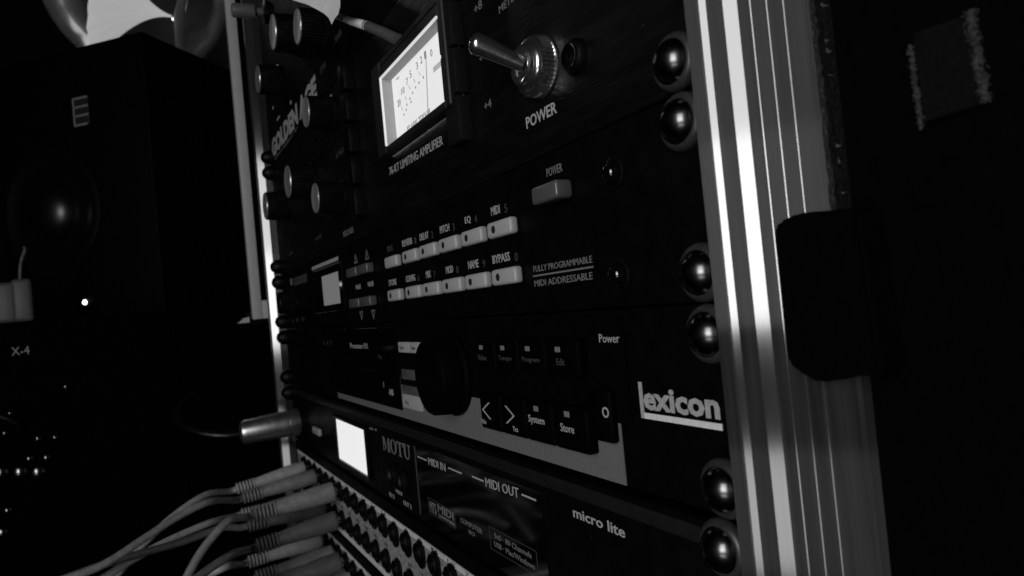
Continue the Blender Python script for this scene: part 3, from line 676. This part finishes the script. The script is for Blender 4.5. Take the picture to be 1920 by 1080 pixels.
part(jq, 'plug_barrel', lathe(nb(), [(3, 0), (3, 10), (5.2, 10.6), (5.4, 12), (5.2, 25), (4.6, 26.5), (0, 26.6)], (-436, -.05, 243), (-.02, -1, -.04), seg=28), 'pale_plastic')
part(jq, 'collar', lathe(nb(), [(8.5, .02), (8.5, 3.4), (4, 4.4)], (-436, 0, 243), (0, -1, 0), seg=28), 'black_plastic')

# slim pale rod and curled white sheet above the meter
def onY(px, py, Y):
    d = FW+RX*((px-960)/FPX)-UP*((py-540)/FPX); return EYE+d*((Y-EYE.y)/d.y)
st = thing('rod', 'pale slim stylus resting on top of the needle meter', 'rod', onY(690, 48, -4))
pts = [onY(628, 30, -6), onY(660, 40, -5.2), onY(690, 49, -4.5), onY(720, 62, -3.8), onY(748, 76, -3.2)]
part(st, 'barrel', tube(nb(), pts[:3], [1.2, 1.9, 2.2], 16), 'matte'); part(st, 'faded_end', tube(nb(), pts[2:], [2.2, 2.4, 2.5], 16), 'cable_dark')  # darker material on the second half stands in for its fading brightness
c_ = onY(688, 48, -4.6); dd = (pts[3]-pts[1]).normalized()
part(st, 'joint_ring', lathe(nb(), [(2.35, -.3), (2.35, .3)], c_, dd, seg=20), 'print_black')
pp = thing('curled_sheet', 'curled white sheet by the preamplifier knobs', 'paper tag', onY(600, 10, -12))
bm = nb(); grid = []
edge_lo = [(548, 0), (575, 8), (595, 18), (607, 25), (616, 33), (622, 46), (628, 34), (634, 27), (638, 12)]
edge_hi = [(548, -22), (575, -40), (595, -45), (607, -45), (616, -45), (622, -45), (628, -45), (634, -45), (638, -45)]
for side in (0, 0.5):
    g_ = []
    for k, (a, b_) in enumerate(zip(edge_lo, edge_hi)):
        cur = 3.0*math.sin(k*.55)
        g_.append([bm.verts.new(onY(a[0]+(b_[0]-a[0])*j/4, a[1]+(b_[1]-a[1])*j/4, (-14+cur)*(1-(j/4)**2)-.4+side*.6)) for j in range(5)])
    grid.append(g_)
for g_ in grid:
    for k in range(len(edge_lo)-1):
        for j in range(4): bm.faces.new((g_[k][j], g_[k+1][j], g_[k+1][j+1], g_[k][j+1]))
part(pp, 'sheet', bm, 'matte')

# ------------------------------------------------------------------ monitor behind the rack
mn = thing('monitor', 'black screen with pale grey bezel standing behind the rack', 'monitor', (-650, 180, -332))
MX, my0, mz0 = -640, -3.0, 12.0
part(mn, 'bezel', box(nb(), MX-10, MX, my0, my0+9.6, mz0, 430, 1.0, 2), 'bezel_grey')
part(mn, 'bezel', box(nb(), MX-10, MX-.2, my0+9.6, 380, mz0, mz0+19, 1.0, 2), 'bezel_grey')
part(mn, 'bezel', box(nb(), MX-10, MX-.2, my0+9.6, 380, 412, 430, 1.0, 2), 'bezel_grey')
part(mn, 'bezel', box(nb(), MX-10, MX, 380, 394, mz0, 430, 1.0, 2), 'bezel_grey')
part(mn, 'screen', box(nb(), MX-9, MX-2, my0+9.5, 380.2, mz0+18.9, 412.2), 'screen_black', False)
part(mn, 'housing', box(nb(), MX-30, MX-10, 10, 370, mz0+15, 415, 3, 2), 'black_plastic')
part(mn, 'stand_neck', box(nb(), MX-48, MX-30, 160, 220, -330, 200, 2, 2), 'black_plastic')
part(mn, 'stand_foot', box(nb(), MX-110, MX+60, 90, 290, -332, -324, 2, 2), 'black_plastic')
bm = nb(); a_ = [(-17.5, 9.5), (-6.5, 9.5), (-6.5, 15.0), (-11, 14.6)]
V0 = [bm.verts.new((MX, p_[0], p_[1])) for p_ in a_]; V1 = [bm.verts.new((MX-12, p_[0], p_[1])) for p_ in a_]
bm.faces.new(V0); bm.faces.new(V1)
for k in range(4): bm.faces.new((V0[k], V0[(k+1) % 4], V1[(k+1) % 4], V1[k]))
part(mn, 'bezel_tab', bm, 'bezel_grey', False)
part(mn, 'tab_arm', box(nb(), MX-12, MX-10.05, -8, 12, 8, 20), 'black_plastic', False)

# ------------------------------------------------------------------ module case with speaker on it
mc = thing('module_case', 'black equipment case marked X-4 with small shiny knobs below the speaker', 'module case', (-960, -290, -332))
part(mc, 'cabinet', box(nb(), -1160, -770, -520, 45, -332, 33, 3, 2), 'soft_black')
part(mc, 'front_plate', box(nb(), -769.9, -766, -515, -70, -328, 28, .5, 1), 'soft_black')
def onX(px, py, X):
    d = FW+RX*((px-960)/FPX)-UP*((py-540)/FPX); return EYE+d*((X-EYE.x)/d.x)
me_ = None
def letters_x(parent, s, y0, y1, z0, h, X, m):
    o = letters(parent, s, 0, abs(y1-y0), 0, h, 0, m); me = o.data
    for v in me.vertices: v.co = Vector((-v.co.y, v.co.x, v.co.z))
    c = Vector((X+.1, (y0+y1)/2, z0+h/2)); o.location = (c-WLOC[parent.name])*S; WLOC[o.name] = c
    return o
a = onX(22, 667, -766); b_ = onX(56, 667, -766); letters_x(mc, 'X-4', a.y, b_.y, a.z, 8.5, -766, 'print_white')
for px, py, r in [(125, 725, 3.0), (20, 775, 3.2), (10, 812, 3.5), (72, 822, 4), (104, 820, 4), (56, 860, 4.5), (88, 858, 4.5), (3, 888, 7), (39, 887, 7), (73, 887, 7), (15, 957, 4.5), (5, 1000, 6)]:
    c = onX(px, py, -762)
    part(mc, 'knob', lathe(nb(), [(r, 0), (r, 5), (r*.9, 7.5), (r*.5, 8.6), (0, 8.8)], (-766, c.y, c.z), (1, 0, 0), seg=24), 'knob_black')
c0 = onX(-20, 778, -755); c1 = onX(40, 800, -755)
cl = part(None, 'loose_cable', tube(nb(), [onX(-128, 795, -765.5), onX(-115, 788, -757), onX(-60, 772, -753), onX(-10, 779, -752), onX(18, 787, -752), onX(36, 797, -757), onX(42, 802, -765.5)], 2.4), 'dark_rubber')
tag(cl, 'thin dark cable plugged into the case marked X-4', 'cable')
for k, (px, lab) in enumerate([(8, 'pale upright plastic tab beside the one with the thin wire'), (40, 'pale upright plastic tab with a thin wire rising from it')]):
    lo = onX(px, 570, -764)
    t = thing('plastic_tab', lab, 'plastic tab', (-775, lo.y, 33))
    bm = nb(); box(bm, -780, -771, lo.y-9.2, lo.y+9.2, 33.05, 78 if k else 75, 4, 3)
    part(t, 'tab_body', bm, 'pale_plastic')
    if k: part(t, 'wire', tube(nb(), [(-775, lo.y-1, 76), (-775, lo.y+0, 88), (-774, lo.y+2, 98), (-773, lo.y+5.5, 107), (-773, lo.y+5, 112)], [1.7, 1.6, 1.7, 1.9, .8], 8), 'pale_plastic')

sp = thing('loudspeaker', 'black loudspeaker cabinet with ladder-shaped badge and round driver', 'loudspeaker', (-960, -120, 33))
P0 = Vector((-830, -77, 0)); A = Vector((-.7071, -.7071, 0)); B = Vector((-.7071, .7071, 0)); NRM = Vector((.7071, -.7071, 0))
def spw(a, b, z): return P0+A*a+B*b+Vector((0, 0, z))
def spbox(a0, a1, b0, b1, z0, z1, bev=0):
    bm = nb(); box(bm, a0, a1, b0, b1, z0, z1, bev)
    for v in bm.verts: v.co = spw(v.co.x, v.co.y, v.co.z)
    return bm
part(sp, 'cabinet', spbox(0, 250, 0, 235, 33.1, 379, 3), 'speaker_black')
dc = spw(164, 0, 176)
part(sp, 'driver', lathe(nb(), [(82, .2), (82, 4), (76, 6), (70, 5), (64, 1.5), (56, .9), (40, .6), (38, 6), (33, 12), (26, 17), (17, 20.5), (9, 22), (0, 22.5)], dc, NRM, seg=56), 'cone_black')
def badge_piece(rects, y0, y1):
    bm = nb()
    for (a0, a1, z0, z1) in rects: box(bm, a0, a1, y0, y1, z0, z1, .4, 1)
    for v in bm.verts: v.co = spw(103-v.co.x, v.co.y, 278+v.co.z)
    return bm
bd = part(sp, 'badge', badge_piece([(-12, 12, .5, 36.5)], -1.0, -.05), 'badge_dim', True, 'small striped ladder-shaped badge')
part(bd, 'badge_bars', badge_piece([(-12.3, 12, 34, 36.8), (-12.3, 12.3, 23.0, 25.8), (-12.3, 12.3, 11.8, 14.6), (-12, 10, .2, 3), (-12.3, -9.8, 2, 35)], -1.8, -1.02), 'badge')
lc = spw(122, 0, 56)
part(sp, 'indicator_lamp', lathe(nb(), [(3.2, .1), (3.2, 1.5), (1.8, 2.2), (0, 2.4)], lc, NRM, seg=16), 'led')

# ------------------------------------------------------------------ lamp behind the speaker
lm = thing('glass_lamp', 'clear glass globe lamp with glowing white fluted shade behind the loudspeaker', 'lamp', (-1285, -81, -332))
LC = at(258, -24, 1500)
n = 24
part(lm, 'globe', lathe(nb(), [(152*math.sin(math.pi*(k+.5)/n), -152*math.cos(math.pi*(k+.5)/n)) for k in range(1, n)], LC, (0, 0, 1), seg=56, close=False), 'globe_glass')
part(lm, 'stem', lathe(nb(), [(60, 0), (60, 12), (14, 22), (10, 60), (10, 600), (40, 640), (44, 825), (20, 830)], (LC.x, LC.y, -332), (0, 0, 1), seg=32), 'black_plastic')
tipp = at(322, 31, 1490); mou = at(186, -6, 1500)
axd = (tipp-mou); LL = axd.length
bm = nb(); u, v, a = basis(axd); rings = []; seg = 96
for i in range(26):
    s_ = i/25; rad = 106*(1-s_)**1.9+2.0+6*(1-s_)
    ring = []
    for k in range(seg):
        t = 2*math.pi*k/seg; rr = rad*(1+.05*math.cos(22*t)*(1-s_*.8))
        ring.append(bm.verts.new(mou+a*(LL*s_)+u*(rr*math.cos(t))+v*(rr*math.sin(t))))
    rings.append(ring)
for A_, B_ in zip(rings[:-1], rings[1:]):
    for k in range(seg): bm.faces.new((A_[k], B_[k], B_[(k+1) % seg], A_[(k+1) % seg]))
bm.faces.new(rings[-1])
part(lm, 'shade', bm, 'shade_glow')
bc = at(326, 36, 1440)
part(lm, 'bulb_glint', lathe(nb(), [(0.1, -3)]+[(3*math.sin(math.pi*k/8), -3*math.cos(math.pi*k/8)) for k in range(1, 8)]+[(0, 3)], bc, (0, 0, 1), seg=16), 'glint_glow')  # tiny emitter added for the globe glint and dots on the screw heads
pl_ = bpy.data.lights.new('shade_fill', 'POINT'); pl_.energy = 0.32; pl_.shadow_soft_size = 0.02  # point light added outside the lamp shade to give it a gradient
po = bpy.data.objects.new('shade_fill', pl_); col.objects.link(po); po.location = (mou-a*60+Vector((150, 0, 60)))*S
gc = at(392, 60, 1400)
part(lm, 'glass_chimney', lathe(nb(), [(46, -150), (52, -90), (58, -30), (56, 20), (44, 70), (40, 140), (41, 240)], gc, (0, 0, 1), seg=48, close=False), 'globe_glass')
part(lm, 'chimney_base', lathe(nb(), [(52, -152-(gc.z+332-152)+12), (52, -152), (47, -148)], gc, (0, 0, 1), seg=32), 'soft_black')
